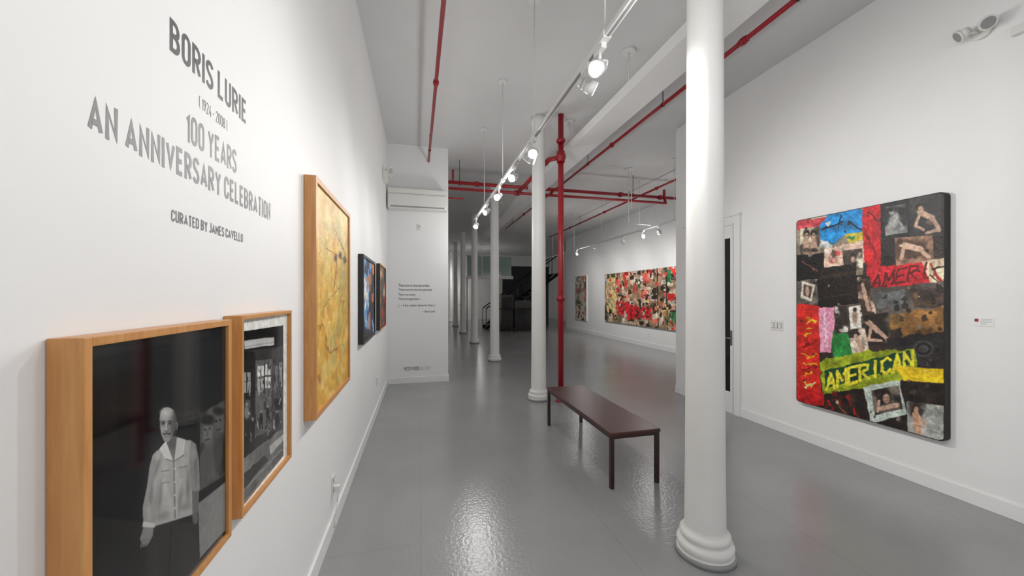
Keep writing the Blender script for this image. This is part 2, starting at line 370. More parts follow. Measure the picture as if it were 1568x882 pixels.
# ---------------------------------------------------------------- bench
w=MB(); X0,X1,Y0,Y1=1.48,1.94,2.69,4.24
w.box((X0,Y0,.425),(X1,Y1,.455),M_bench,.008)
w.box((X0+.012,Y0+.012,.40),(X1-.012,Y1-.012,.425),M_benchleg,.003)
for x in (X0+.006,X1-.038):
    for y in (Y0+.006,Y1-.038): w.box((x,y,0),(x+.032,y+.032,.425),M_benchleg,.003)
w.done('bench')

# ---------------------------------------------------------------- small fixtures
w=MB(); ya=YP-.24
w.box((-.55,ya,3.07),(.46,YP,3.42),M_plastic,.03)
w.box((-.53,ya-.006,3.12),(.44,ya+.02,3.30),M_plastic,.006)
w.box((-.50,ya-.003,3.085),(.41,ya+.03,3.11),M_grey,.004)
for k in range(5): w.box((-.50,ya+.02+k*.035,3.415),(.41,ya+.035+k*.035,3.425),M_grey)
w.box((-.53,ya-.002,3.315),(.44,ya+.002,3.322),M_grey)
w.done('air_conditioner')
MB().box((-.05,YP-.02,2.74),(.01,YP,2.85),M_plastic,.005).cyl((-.02,YP-.02,2.80),(-.02,YP-.026,2.80),.014,M_grey).done('motion_sensor')
def emerg(name,x,y,z,sg):
    w=MB(); a,b_=sorted((x+sg*.001,x+sg*.07))
    w.box((a,y-.14,z-.06),(b_,y+.14,z+.06),M_plastic,.012)
    for s2 in (-1,1):
        c=Vector((x+sg*.09,y+s2*.09,z+.08))
        w.cyl((x+sg*.035,y+s2*.09,z+.04),c,.014,M_plastic,seg=12)
        d=Vector((sg*.75,s2*.45,-.35)).normalized()
        w.cyl(c-d*.04,c+d*.02,.03,M_plastic,r1=.058); w.cyl(c+d*.02,c+d*.035,.06,M_plastic); w.cyl(c+d*.034,c+d*.038,.05,M_steel)
    w.done(name)
emerg('emergency_light',XL,6.1,3.42,1)
w=MB()
w.box((XR-.05,1.2,3.36),(XR-.004,1.66,3.42),M_plastic,.008)
for yy in (1.75,1.87):
    c=Vector((XR-.10,yy,3.51)); d=Vector((-.5,.6*(1 if yy>1.8 else -1),-.45)).normalized()
    w.cyl((XR-.03,1.81,3.50),c,.012,M_plastic,seg=12)
    w.cyl(c-d*.04,c+d*.015,.025,M_plastic,r1=.046); w.cyl(c+d*.015,c+d*.028,.048,M_plastic); w.cyl(c+d*.027,c+d*.030,.038,M_grey)
w.cyl((XR-.004,1.81,3.50),(XR-.03,1.81,3.50),.05,M_plastic)
w.done('emergency_light')
w=MB(); w.box((XR-.008,3.35,1.16),(XR-.0005,3.50,1.275),M_plastic,.003)
for k in range(3): w.box((XR-.012,3.368+k*.044,1.185),(XR-.006,3.402+k*.044,1.25),M_grey,.002).box((XR-.016,3.372+k*.044,1.189),(XR-.008,3.398+k*.044,1.246),M_plastic,.002)
w.done('light_switch')
def outlet(name,fn,cord=False):
    w=MB()
    def bx(p,q,m,bv=.002):
        A=fn(*p);B=fn(*q); w.box([min(A[i],B[i]) for i in range(3)],[max(A[i],B[i]) for i in range(3)],m,bv)
    bx((-.037,-.06,0),(.037,.06,.007),M_plastic)
    for s2 in (-1,1):
        bx((-.018,s2*.028-.016,0),(.018,s2*.028+.016,.010),M_grey)
        bx((-.016,s2*.028-.014,0),(.016,s2*.028+.014,.0115),M_plastic)
    if cord:
        bx((-.016,-.05,.007),(.016,-.01,.045),M_plastic,.004)
        w.path([fn(0,-.045,.03),fn(-.01,-.12,.03),fn(-.04,-.2,.022),fn(-.05,-.268,.022)],.004,M_plastic,seg=8)
    w.done(name)
outlet('power_outlet',lambda a,b_,c:(XL+c,2.69+a,.30+b_),True)
outlet('power_outlet',lambda a,b_,c:(XF-c,9.9+a,.36+b_))
outlet('power_outlet',lambda a,b_,c:(XL+c,5.2+a,.42+b_))
w=MB(); w.box((XR-.004,1.755,1.335),(XR-.0005,1.86,1.40),M_trim)
for k in range(5):
    w.box((XR-.005,1.765 if k<3 else 1.79,1.385-k*.009),(XR-.0035,1.82,1.387-k*.009),M_grey)
w.box((XR-.005,1.83,1.368),(XR-.0035,1.85,1.39),M_red)
w.done('wall_label')

# ---------------------------------------------------------------- wall lettering
w=MB(); fl=lambda a,b_:Vector((XL+.0006,a,b_))
w.strokes('BORIS LURIE',M_vinyl,fl,1.032,1.424,2.136,2.214,.155)
w.strokes('( 1924 - 2008 )',M_vinyl,fl,1.15,1.297,2.060,2.092,.10)
w.strokes('100 YEARS',M_vinyl,fl,1.094,1.356,1.948,2.022,.145)
w.strokes('AN ANNIVERSARY CELEBRATION',M_vinyl,fl,.812,1.628,1.853,1.921,.165)
w.strokes('CURATED BY JAMES CAVELLO',M_vinyl,fl,1.037,1.398,1.736,1.764,.155)
w.done('wall_lettering',recalc=False)
w=MB(); w.lift=Vector((0,-.0002,0)); fp=lambda a,b_:Vector((a,YP-.0006,b_))
def pu(u):
    dx=(u-CU)/F; return YP*(S+dx*C)/(C-dx*S)
for body,u0,u1,v,hh in (('There are no innocent artists.',610,658,437,.05),('There are no innocent geniuses.',610,662,444,.05),('There are artists.',610,636.5,451,.04),('There are geniuses\u2014',610,645,458,.05),('( \u2014 if the weather allows for them. )',610,666,468,.05),('\u2014 Boris Lurie',646,666,477,.04)):
    z=1.56+(453-v)*6.63/566; w.text(body,M_vinyl,fp,pu(u0),pu(u1),z-hh/2,z+hh/2,.02)
w.strokes('WESTWOOD',M_vinyl,fp,pu(618),pu(641),.225,.29,.15); w.strokes('GALLERY',M_grey,fp,pu(641.5),pu(660),.225,.29,.09)
w.done('wall_lettering',recalc=False)

# ---------------------------------------------------------------- art painter
def vnoise(x,y,seed):
    xi=np.floor(x).astype(np.int64); yi=np.floor(y).astype(np.int64); fx=x-xi; fy=y-yi
    fx=fx*fx*(3-2*fx); fy=fy*fy*(3-2*fy)
    def h(a,b_):
        n=(a*374761393+b_*668265263+seed*974711)&0x7fffffff
        n=((n^(n>>13))*1274126177)&0x7fffffff
        return ((n^(n>>16))&0xffff)/65535.0
    return (h(xi,yi)*(1-fx)+h(xi+1,yi)*fx)*(1-fy)+(h(xi,yi+1)*(1-fx)+h(xi+1,yi+1)*fx)*fy
def fbm(x,y,seed,oct=4):
    t=0;a=.5;s_=0
    for k in range(oct): t=t+a*vnoise(x*2**k,y*2**k,seed+k*17); s_+=a; a*=.5
    return t/s_
class Art:
    def __init__(s,X,ya,yb,z0,z1,n,base):
        s.X=X; s.ya,s.yb,s.z0,s.z1=ya,yb,z0,z1
        wd=abs(yb-ya); ht=z1-z0; s.nx=max(2,int(n*wd/max(wd,ht))); s.nz=max(2,int(n*ht/max(wd,ht)))
        a=np.linspace(0,1,s.nx); b_=np.linspace(0,1,s.nz); s.A,s.B=np.meshgrid(a,b_)
        Y=ya+(yb-ya)*s.A; Z=z0+ht*s.B
        zc=S*X+C*Y; xc=C*X-S*Y
        # chart coordinates used while drawing the design of the flat artwork
        s.U=CU+F*xc/zc; s.V=CV-F*(Z-H)/zc
        s.wx=s.A*wd; s.wz=s.B*ht
        s.c=np.zeros((s.nz,s.nx,3)); s.c[:]=base
    def mask(s,pts,amt=0,sc=20,seed=1):
        xs=[p[0] for p in pts]; ys=[p[1] for p in pts]
        sel=(s.U>min(xs)-amt)&(s.U<max(xs)+amt)&(s.V>min(ys)-amt)&(s.V<max(ys)+amt)
        full=np.zeros(s.U.shape,bool)
        if not sel.any(): return full
        U=s.U[sel];V=s.V[sel]
        if amt:
            wx=s.wx[sel];wz=s.wz[sel]
            U=U+(fbm(wx*sc,wz*sc,seed)-.5)*2*amt; V=V+(fbm(wx*sc,wz*sc,seed+5)-.5)*2*amt
        m=np.zeros(U.shape,bool); n=len(pts)
        for i in range(n):
            x1,y1=pts[i]; x2,y2=pts[(i+1)%n]
            if y1==y2: continue
            m^=((y1>V)!=(y2>V))&(U<(x2-x1)*(V-y1)/(y2-y1)+x1)
        full[sel]=m
        return full
    def blend(s,m,col,op=1,var=0,sc=15,seed=3):
        m=np.asarray(m,float)*op; sel=m>0
        if not sel.any(): return
        v=np.ones((int(sel.sum()),3))*np.array(col,float)
        if var: v=np.clip(v*(1+var*3.2*(fbm(s.wx[sel]*sc,s.wz[sel]*sc,seed,5)-.5)[:,None]),0,1)
        k=m[sel][:,None]; s.c[sel]=s.c[sel]*(1-k)+v*k
    def poly(s,pts,col,op=1,var=0,amt=0,sc=20,seed=1,vs=15): s.blend(s.mask(pts,amt,sc,seed),col,op,var,vs,seed+2)
    def rect(s,x0,y0,x1,y1,col,**k): s.poly([(x0,y0),(x1,y0),(x1,y1),(x0,y1)],col,**k)
    def ell(s,cx,cy,rx,ry,col,soft=.15,op=1,rot=0,var=0,seed=2):
        dx=s.U-cx; dy=s.V-cy; cr,sr=math.cos(rot),math.sin(rot)
        d=np.sqrt(((dx*cr+dy*sr)/rx)**2+((-dx*sr+dy*cr)/ry)**2)
        s.blend(np.clip((1+soft-d)/(2*soft),0,1),col,op,var,seed=seed)
    def line(s,p,q,wd,col,op=1,amt=0,seed=1):
        px,py=p; qx,qy=q; R=wd+amt+1
        sel=(s.U>min(px,qx)-R)&(s.U<max(px,qx)+R)&(s.V>min(py,qy)-R)&(s.V<max(py,qy)+R)
        if not sel.any(): return
        U=s.U[sel];V=s.V[sel]
        if amt:
            wx=s.wx[sel]*40;wz=s.wz[sel]*40
            U=U+(vnoise(wx,wz,seed)-.5)*1.4*amt; V=V+(vnoise(wx,wz,seed+5)-.5)*1.4*amt
        L2=(qx-px)**2+(qy-py)**2+1e-9
        t=np.clip(((U-px)*(qx-px)+(V-py)*(qy-py))/L2,0,1)
        d=np.hypot(U-px-t*(qx-px),V-py-t*(qy-py)); k=(np.clip((wd/2+.4-d)/.8,0,1)*op)[:,None]
        s.c[sel]=s.c[sel]*(1-k)+np.array(col,float)*k
    def photo(s,pts,seed,tone=(.62,.5,.42),dark=(.12,.1,.1),sc=14):
        m=s.mask(pts,.6,20,seed)
        if not m.any(): return
        wx=s.wx[m];wz=s.wz[m]
        n=fbm(wx*sc,wz*sc,seed,4); t=np.clip((n-.42)/.12,0,1)[:,None]
        n2=fbm(wx*sc*2.5,wz*sc*2.5,seed+9,3)[:,None]
        s.c[m]=np.clip((np.array(dark)*(1-t)+np.array(tone)*t)*(.65+.7*n2),0,1)
    def blur(s,k=1):
        for _ in range(k):
            p=np.pad(s.c,((1,1),(1,1),(0,0)),'edge')
            v=(p[:-2]+2*p[1:-1]+p[2:])/4; s.c=(v[:,:-2]+2*v[:,1:-1]+v[:,2:])/4
    def word(s,text,p0,p1,h0,h1,wd,col,amt=.5,slant=0):
        G={'A':[[(0,0),(.5,1),(1,0)],[(.2,.4),(.8,.4)]],'M':[[(0,0),(0,1),(.5,.35),(1,1),(1,0)]],'E':[[(1,0),(0,0),(0,1),(1,1)],[(0,.5),(.8,.5)]],
           'R':[[(0,0),(0,1),(.9,.9),(.9,.6),(0,.5)],[(.3,.5),(1,0)]],'I':[[(.5,0),(.5,1)]],'C':[[(1,.8),(.6,1),(0,.8),(0,.2),(.6,0),(1,.2)]],'N':[[(0,0),(0,1),(1,0),(1,1)]]}
        n=len(text)
        for i,ch in enumerate(text):
            for st in G[ch]:
                pts=[]
                for (a,b_) in st:
                    f=(i+.1+a*.75)/n; hh=h0+(h1-h0)*f
                    pts.append((p0[0]+(p1[0]-p0[0])*f+slant*b_, p0[1]+(p1[1]-p0[1])*f-hh*b_))
                for q,r_ in zip(pts[:-1],pts[1:]): s.line(q,r_,wd,col,amt=amt,seed=i+3)
    def grain(s,amt,sc,seed=7,aniso=1):
        s.c=np.clip(s.c*(1+amt*2*(fbm(s.wx*sc,s.wz*sc*aniso,seed,4)-.5)[...,None]),0,1)
    def build(s,name,parent,m):
        lin=np.where(s.c<=.04045,s.c/12.92,((np.clip(s.c,0,1)+.055)/1.055)**2.4)
        Y=s.ya+(s.yb-s.ya)*s.A; Z=s.z0+(s.z1-s.z0)*s.B
        co=np.stack([np.full(Y.shape,s.X),Y,Z],-1).reshape(-1,3)
        nx,nz=s.nx,s.nz; idx=np.arange(nx*nz).reshape(nz,nx)
        q=np.stack([idx[:-1,:-1],idx[:-1,1:],idx[1:,1:],idx[1:,:-1]],-1).reshape(-1,4)
        me=bpy.data.meshes.new(name); me.vertices.add(len(co)); me.vertices.foreach_set('co',co.ravel())
        me.loops.add(q.size); me.loops.foreach_set('vertex_index',q.ravel()); me.polygons.add(len(q))
        me.polygons.foreach_set('loop_start',np.arange(0,q.size,4)); me.polygons.foreach_set('loop_total',np.full(len(q),4))
        me.update(calc_edges=True)
        at=me.color_attributes.new('Col','FLOAT_COLOR','POINT')
        at.data.foreach_set('color',np.concatenate([lin.reshape(-1,3),np.ones((nx*nz,1))],1).ravel())
        me.materials.append(m); ob=bpy.data.objects.new(name,me); bpy.context.collection.objects.link(ob); ob.parent=parent
        return ob

def frame(name,xw,sg,y0,y1,z0,z1,depth,fw,m,rec=.012,back=M_black):
    w=MB(); a,b_=sorted((xw+sg*.002,xw+sg*depth))
    w.box((a,y0,z0),(b_,y0+fw,z1),m,.002).box((a,y1-fw,z0),(b_,y1,z1),m,.002)
    w.box((a,y0+fw,z0),(b_,y1-fw,z0+fw),m,.002).box((a,y0+fw,z1-fw),(b_,y1-fw,z1),m,.002)
    p,q=sorted((xw+sg*.006,xw+sg*(depth-rec-.003)))
    w.box((p,y0+fw*.9,z0+fw*.9),(q,y1-fw*.9,z1-fw*.9),back)
    return w.done(name)

g=lambda v:(v,v,v*.985)
# photo 1
fr=frame('framed_portrait_photograph',XL,1,.735,1.209,.88,1.493,.05,.016,M_wood,.008)
A=Art(XL+.050-.008,.751,1.193,.896,1.477,560,(.05,.05,.055))
A.rect(200,520,222,720,(.14,.05,.06),op=.7); A.rect(300,500,352,630,(.10,.10,.105)); A.line((305,500),(303,882),1.5,g(.15)); A.line((286,520),(284,680),3,g(.10))  # dark red strip is a glass reflection painted into the print
A.poly([(140,790),(225,800),(225,900),(140,900)],g(.10)); A.poly([(140,530),(180,528),(180,700),(140,720)],g(.08))
A.poly([(304,628),(345,606),(345,732),(304,757)],g(.08))
A.photo([(306,633),(344,612),(344,728),(306,752)],5,(.28,.28,.28),(.06,.06,.06),9)
A.ell(318,664,7.5,19,g(.38),.3); A.ell(334,648,6.5,17,g(.31),.35); A.ell(318,643,10,8,g(.05),.3,op=.8); A.ell(335,630,8,6,g(.06),.3,op=.8)
for (a,b_) in ((314.5,658),(321,656),(331,645),(337,643)): A.ell(a,b_,1.8,1.3,g(.05),.5)
A.line((318,660),(317,668),1.2,g(.22)); A.line((314.5,674),(321,672.5),1.6,g(.08)); A.line((331,659),(337,657),1.5,g(.08))
A.ell(316,705,9,24,g(.28),.4,rot=.2); A.ell(334,695,6,24,g(.22),.4)
A.poly([(302,772),(345,738),(345,812),(302,860)],g(.46),var=.08)
A.blur(2)
A.poly([(228,796),(304,782),(309,960),(216,960)],g(.12),var=.18,vs=6)
A.line((262,800),(259,890),2.4,g(.06)); A.ell(236,850,8,50,g(.17),.6,op=.6); A.ell(290,850,9,50,g(.16),.6,op=.6)
A.rect(232,792,303,800,g(.05))
A.poly([(249,684),(256,680),(280,674),(292,674),(299,682),(302,720),(301,786),(270,796),(236,806),(231,770),(229,735),(234,702),(240,690)],g(.60),amt=.6,seed=4)
A.poly([(240,690),(234,697),(229,715),(225,745),(219,775),(219,804),(236,806),(240,780),(242,740)],g(.54),amt=.5,seed=8)
A.poly([(292,674),(300,680),(305,705),(306,752),(293,752),(290,710)],g(.48),amt=.5,seed=9)
A.poly([(294,752),(305,752),(304,780),(301,792),(295,790)],g(.36)); A.ell(299,794,4.5,9,g(.34),.25)
A.poly([(220,806),(235,807),(234,820),(228,832),(219,834),(214,826)],g(.46))
for k in range(4): A.line((218+k*3,826),(216+k*3.2,838-k),2.0,g(.42))
A.poly([(219,799),(238,801),(237,808),(218,807)],g(.70))
for (x,y,rx,ry,c,o,rt) in ((252,735,5,26,.74,.6,0),(245,760,3,24,.42,.7,.1),(260,770,4,20,.70,.5,-.2),(278,725,5,22,.72,.6,.1),(288,745,3,22,.38,.7,0),(276,765,3,22,.44,.6,.15),(238,735,3,24,.70,.6,.12),(231,760,3,18,.40,.6,.12),(300,715,2.5,22,.36,.7,0),(241,715,2.5,16,.36,.6,.3),(284,775,8,5,.42,.6,-.3),(250,790,9,5,.40,.6,-.3),(228,785,3,14,.66,.5,0),(296,695,5,8,.62,.5,0),(240,698,6,5,.70,.5,0)):
    A.ell(x,y,rx,ry,g(c),.7,op=o,rot=rt)
A.line((266,704),(268,793),1.6,g(.30),op=.8); A.line((269,704),(271,792),1.4,g(.74),op=.7)
for k in range(4): A.ell(267.6,718+20*k,.9,1.5,g(.88),.4)
A.rect(247,722,259,740,g(.62),op=.7); A.line((247,722),(259,720),1.1,g(.32)); A.line((247,740),(259,738),1,g(.38)); A.rect(274,716,286,733,g(.58),op=.7); A.line((274,716),(286,714),1.1,g(.32))
A.poly([(251,670),(270,668),(275,688),(266,706),(256,693)],g(.40)); A.ell(262,680,8,8,g(.24),.6,op=.6)
A.poly([(244,687),(254,675),(265,705),(253,703)],g(.78)); A.poly([(271,669),(284,673),(281,697),(267,706)],g(.72)); A.line((254,703),(265,706),1.2,g(.30)); A.line((267,706),(281,697),1.2,g(.30))
A.ell(270,652,2.6,6.5,g(.46),.25); A.ell(270,653,1.2,3.5,g(.26),.4)
A.poly([(244.6,640),(246,630),(251,624.5),(258,623.5),(265,627),(269,636),(269.5,648),(267,660),(263,671),(257,677),(251,675),(247,666),(244.8,653)],g(.54),amt=.2)
A.ell(254,632,7,6,g(.74),.8); A.ell(251,641,5,4,g(.66),.7,op=.7); A.ell(265,656,4.5,18,g(.28),.7,op=.8); A.ell(267.5,642,2.5,12,g(.22),.6,op=.8)
A.ell(250,648,3.4,2.4,g(.28),.5,op=.8); A.ell(260,647.5,3.8,2.4,g(.26),.5,op=.8); A.line((247.3,645.6),(252.2,645),1.3,g(.12)); A.line((257.4,644.8),(263.4,644.8),1.3,g(.12))
A.ell(250.2,649,1.6,.9,g(.05),.4); A.ell(260.3,648.6,1.7,.9,g(.05),.4); A.line((247.8,651.6),(252,651.8),.8,g(.36),op=.8); A.line((258,651.4),(263,651),.8,g(.34),op=.8)
A.poly([(253.6,647),(255.6,647),(256.6,659),(252.4,659.4)],g(.66)); A.line((256.8,650),(257.4,659),1.4,g(.34),op=.8); A.line((252.2,660),(257.6,659.8),1.1,g(.2))
A.ell(249,657,2.6,4,g(.64),.6,op=.8); A.line((250.2,664.6),(255,663.6),2.2,g(.16)); A.line((255,663.6),(260.6,664.4),2.2,g(.14)); A.line((251.5,667),(258.8,666.8),1.1,g(.40)); A.line((252,669),(258,669),.9,g(.26),op=.7); A.ell(254.5,672.5,3,2.2,g(.5),.5,op=.8)
A.ell(246.6,648,1.2,6,g(.36),.6,op=.7)
A.blur(1); A.grain(.06,120)
A.build('portrait_print',fr,M_photo)
# photo 2
fr=frame('framed_street_photograph',XL,1,1.272,1.714,.89,1.50,.05,.013,M_wood,.014)
A=Art(XL+.050-.014,1.285,1.701,.903,1.487,440,(.90,.90,.88))
Q=[(360,509),(434,498),(434,698),(360,790)]
A.poly(Q,g(.18),var=.4,vs=8)
A.poly([(360,509),(434,498),(434,530),(360,540)],g(.11),var=.3)
A.poly([(374,522),(420,516),(420,528),(374,535)],g(.74),amt=.8); A.line((374,531),(420,524),1,g(.5))
A.poly([(360,540),(391,538),(389,700),(360,730)],g(.11),var=.4)
A.rect(372,570,384,602,g(.58),amt=.5); A.rect(377,570,378.5,602,g(.15)); A.line((372,585),(384,583),1,g(.2)); A.rect(373,612,384,640,g(.28),amt=.8); A.ell(378,632,3,10,g(.46),.3); A.ell(378,619,2,3,g(.5),.3)
A.poly([(391,552),(416,550),(416,660),(391,668)],g(.34),var=.3,vs=8)
for (x0,y0,x1,y1,c) in ((394,560,404,577,.88),(406,558,414,574,.82),(394,580,404,600,.66),(406,577,414,594,.84)): A.rect(x0,y0,x1,y1,g(c),amt=1.2,var=.08)
A.line((405,556),(405,602),1.2,g(.15)); A.line((392,578),(416,575),1.2,g(.15)); A.line((399,558),(399,602),.8,g(.3)); A.line((410,556),(410,596),.8,g(.3))
A.poly([(416,535),(434,528),(434,690),(416,700)],g(.24),var=.4,vs=8)
A.rect(421,560,426,600,g(.42),amt=.8); A.rect(428,555,432,592,g(.56),amt=.8); A.rect(421,610,432,628,g(.12),amt=.6)
rs=random.Random(21)
for k in range(110):
    x=374+rs.random()*56; y=548+rs.random()*125; c=rs.choice((.06,.08,.12,.18,.25,.4,.55,.75)); A.line((x,y),(x+rs.uniform(-2.5,2.5),y+rs.uniform(3,13)),rs.uniform(.6,2.4),g(c),op=.75,amt=.8,seed=k)
for (x,y) in ((400,640),(410,632),(424,640)): A.ell(x,y-9,1.6,2.4,g(.6),.3); A.ell(x,y,2.6,8,g(.10),.3); A.line((x-1,y+6),(x-2,y+16),1.4,g(.08)); A.line((x+1,y+6),(x+2,y+16),1.4,g(.08))
A.poly([(360,712),(434,655),(434,700),(360,790)],g(.40),var=.3,amt=2,vs=10)
A.poly([(360,735),(405,697),(411,704),(360,765)],g(.20),var=.4,amt=2); A.poly([(412,684),(434,664),(434,674),(414,696)],g(.68),amt=1); A.line((372,752),(432,688),1.2,g(.6),amt=1)
A.blur(1)
U,V=A.U,A.V; top=509-(U-360)*11/74; bot=790-(U-360)*92/74
A.blend((V<top)|(V>bot)|(U>434),(.92,.92,.90))
A.grain(.14,70)
A.build('street_print',fr,M_photo)
# yellow painting
fr=frame('framed_yellow_painting',XL,1,2.05,2.986,.93,2.17,.058,.028,M_wood,.012)
A=Art(XL+.058-.012,2.078,2.958,.958,2.142,420,(.82,.62,.24))
wx,wz=A.wx,A.wz
q1=fbm(wx*3,wz*3,11,4); q2=fbm(wx*3,wz*3,19,4)
n=fbm(wx*1.6+q1*1.8,wz*2.2+q2*1.8,3,5)
A.blend(np.clip((n-.50)*14,0,1),(.90,.77,.42),.9); A.blend(np.clip((.43-n)*16,0,1),(.78,.52,.15),.9)
rd=random.Random(8)
for k in range(260):
    x=rd.uniform(488,535); y=rd.uniform(275,650); L=rd.uniform(8,34); a=rd.uniform(-.5,.5)+math.pi/2
    dx_,dy_=math.cos(a)*L*.5,math.sin(a)*L
    c=rd.choice([(.90,.72,.30),(.86,.64,.20),(.93,.82,.50),(.80,.52,.13),(.84,.60,.22),(.92,.78,.40),(.76,.62,.26)])
    A.line((x,y),(x+dx_,y+dy_),rd.uniform(1.5,5),c,op=.5,amt=4,seed=k)
n2=fbm(wx*2.6+q2*2.4,wz*3+q1*2,77,5)
A.blend(np.clip((n2-.60)*14,0,1),(.66,.60,.32),.65); A.blend(np.clip((.36-n2)*14,0,1),(.70,.38,.10),.8)
r_=np.abs(fbm(wx*1.6+q1*1.2,wz*1.7,21,4)-.5); k_=np.clip((fbm(wx*4,wz*4,90,3)-.45)*6,0,1)
A.blend(np.clip(1-r_*80,0,1)*k_,(.50,.30,.09),.7)
A.blend(np.clip((wz-.85)/.25,0,1)*np.clip((q1-.38)*5,0,1),(.94,.87,.60),.55)
A.line((508,340),(530,392),1.2,(.50,.33,.1),amt=1.5,op=.8); A.line((500,380),(531,400),1.3,(.46,.22,.1),amt=1.5); A.line((516,400),(512,440),1.3,(.5,.3,.08),amt=1.5,op=.8); A.line((495,470),(520,440),1.2,(.55,.35,.1),amt=1.5,op=.7)
for (x,y) in ((514,395),(521,391),(528,398)): A.ell(x,y,2.2,5,(.25,.13,.05),.6)
A.poly([(490,560),(506,545),(508,575),(490,600)],(.86,.76,.46),op=.5,amt=4,sc=8)
A.grain(.16,20,5)
A.build('yellow_canvas',fr,M_paint)
# dark framed works
fr=frame('framed_dark_painting',XL,1,3.71,4.66,1.10,1.955,.05,.03,M_black,.012)
A=Art(XL+.038,3.74,4.63,1.13,1.925,240,(.10,.15,.28))
n=fbm(A.wx*3+.3,A.wz*4,43,5); A.blend(n>.50,(.42,.62,.82)); A.blend(n>.58,(.88,.89,.88)); A.blend(n<.42,(.07,.07,.09)); n=fbm(A.wx*4,A.wz*5,47,4); A.blend(n>.64,(.74,.42,.20)); A.grain(.4,15)
A.build('dark_canvas',fr,M_paint)
fr=frame('framed_red_painting',XL,1,5.17,6.0,1.10,1.99,.05,.02,M_black,.012)
A=Art(XL+.038,5.19,5.98,1.12,1.97,240,(.50,.20,.12))
n=fbm(A.wx*5,A.wz*4,61,5); A.blend(n>.53,(.78,.52,.36)); A.blend(n<.42,(.12,.07,.07)); A.blend(n>.62,(.88,.82,.70)); n=fbm(A.wx*7,A.wz*5,67,4); A.blend(n>.60,(.80,.12,.10)); A.blend(n<.34,(.18,.26,.24))
MBf=MB() 
for (a,b_) in (((XL+.0505,5.17,1.10),(XL+.053,6.0,1.118)),((XL+.0505,5.17,1.972),(XL+.053,6.0,1.99)),((XL+.0505,5.982,1.118),(XL+.053,6.0,1.972)),((XL+.0505,5.17,1.118),(XL+.053,5.188,1.972))): MBf.box(a,b_,M_wood)
MBf.done('gilt_slip',fr)
A.build('red_canvas',fr,M_paint)

# big collage on right wall (board with rounded corners)
def rounded_board(name,xa,xb,y0,y1,z0,z1,r,m):
    w=MB(); i=w.mi(m); pts=[]
    for (cy,cz,a0) in ((y1-r,z1-r,0),(y0+r,z1-r,90),(y0+r,z0+r,180),(y1-r,z0+r,270)):
        for k in range(7):
            t=math.radians(a0+15*k); pts.append((cy+r*math.cos(t),cz+r*math.sin(t)))
    A_=[w.bm.verts.new((xa,p[0],p[1])) for p in pts]; B_=[w.bm.verts.new((xb,p[0],p[1])) for p in pts]; n=len(pts)
    for k in range(n): w.bm.faces.new((A_[k],A_[(k+1)%n],B_[(k+1)%n],B_[k]))
    w.bm.faces.new(A_); w.bm.faces.new(B_[::-1])
    return w.done(name)
fr=rounded_board('collage_painting',XR-.06,XR-.001,1.98,3.155,.42,2.375,.035,M_canvas)
A=Art(XR-.0615,3.149,1.987,.427,2.368,760,(.18,.14,.12))
A.grain(.7,9,3)
R=(.80,.10,.13); SK=(.76,.62,.53)
def rags(A,x0,y0,x1,y1,n,seed,pal,smin=2,smax=7,op=.85):
    rd=random.Random(seed)
    for k in range(n):
        cx=rd.uniform(x0,x1); cy=rd.uniform(y0,y1); a=rd.uniform(0,6.28); m=rd.randint(4,6); r0=rd.uniform(smin,smax)
        pts=[(cx+r0*rd.uniform(.5,1.2)*math.cos(a+6.28*j/m),cy+r0*rd.uniform(.5,1.4)*math.sin(a+6.28*j/m)) for j in range(m)]
        A.poly(pts,rd.choice(pal),op=op,var=.3,amt=2,seed=seed+k,vs=12)
DK=[(.10,.08,.07),(.16,.12,.10),(.07,.06,.06),(.24,.17,.12)]; CR=[(.84,.78,.68),(.72,.66,.58),(.62,.52,.44)]
A.poly([(1215,325),(1322,310),(1322,420),(1215,440)],(.56,.50,.42),var=.3,amt=2)
A.poly([(1215,330),(1280,322),(1262,346),(1220,352)],(.82,.28,.32),var=.25,amt=2); A.poly([(1240,326),(1275,320),(1270,330),(1242,336)],(.8,.76,.66),amt=2)
A.photo([(1225,350),(1255,347),(1254,388),(1225,392)],3,(.80,.74,.64),(.30,.27,.24),8)
for cx in (1235,1246): A.ell(cx,358,5,7,(.14,.12,.11),.3); A.ell(cx,361,3,4.5,SK,.2); A.ell(cx,378,5,13,SK,.3); A.ell(cx-1,360,.8,.8,(.2,.1,.1),.5); A.ell(cx+1.5,360,.8,.8,(.2,.1,.1),.5); A.ell(cx,383,5,3,(.2,.16,.15),.4)
A.poly([(1270,326),(1300,319),(1322,322),(1321,354),(1308,360),(1296,358),(1276,376),(1258,370),(1254,350),(1262,336)],(.10,.52,.80),var=.3,amt=4,seed=7)
A.poly([(1256,368),(1276,374),(1268,382),(1256,382)],(.72,.73,.72),var=.3,amt=3,seed=17); A.poly([(1262,342),(1272,338),(1268,350)],(.80,.86,.90),amt=2)
A.line((1258,352),(1290,340),2.4,(.06,.09,.14),amt=2); A.line((1300,340),(1318,352),2.6,(.06,.09,.14),amt=2); A.line((1288,330),(1284,350),2.0,(.06,.1,.2),amt=2)
A.poly([(1292,360),(1322,354),(1322,367),(1300,373)],(.84,.76,.24),amt=3,var=.3,seed=5); A.poly([(1296,364),(1310,360),(1306,368)],(.2,.5,.3),amt=2)
A.poly([(1320,312),(1350,308),(1350,345),(1348,366),(1349,408),(1330,412),(1322,400)],R,var=.2,amt=1.5); A.line((1324,350),(1342,395),3,(.5,.07,.09),amt=3); A.line((1330,325),(1346,340),2,(.25,.08,.08),amt=2)
A.poly([(1262,382),(1300,372),(1322,370),(1325,402),(1262,412)],(.88,.74,.66),var=.2,amt=3,seed=12)
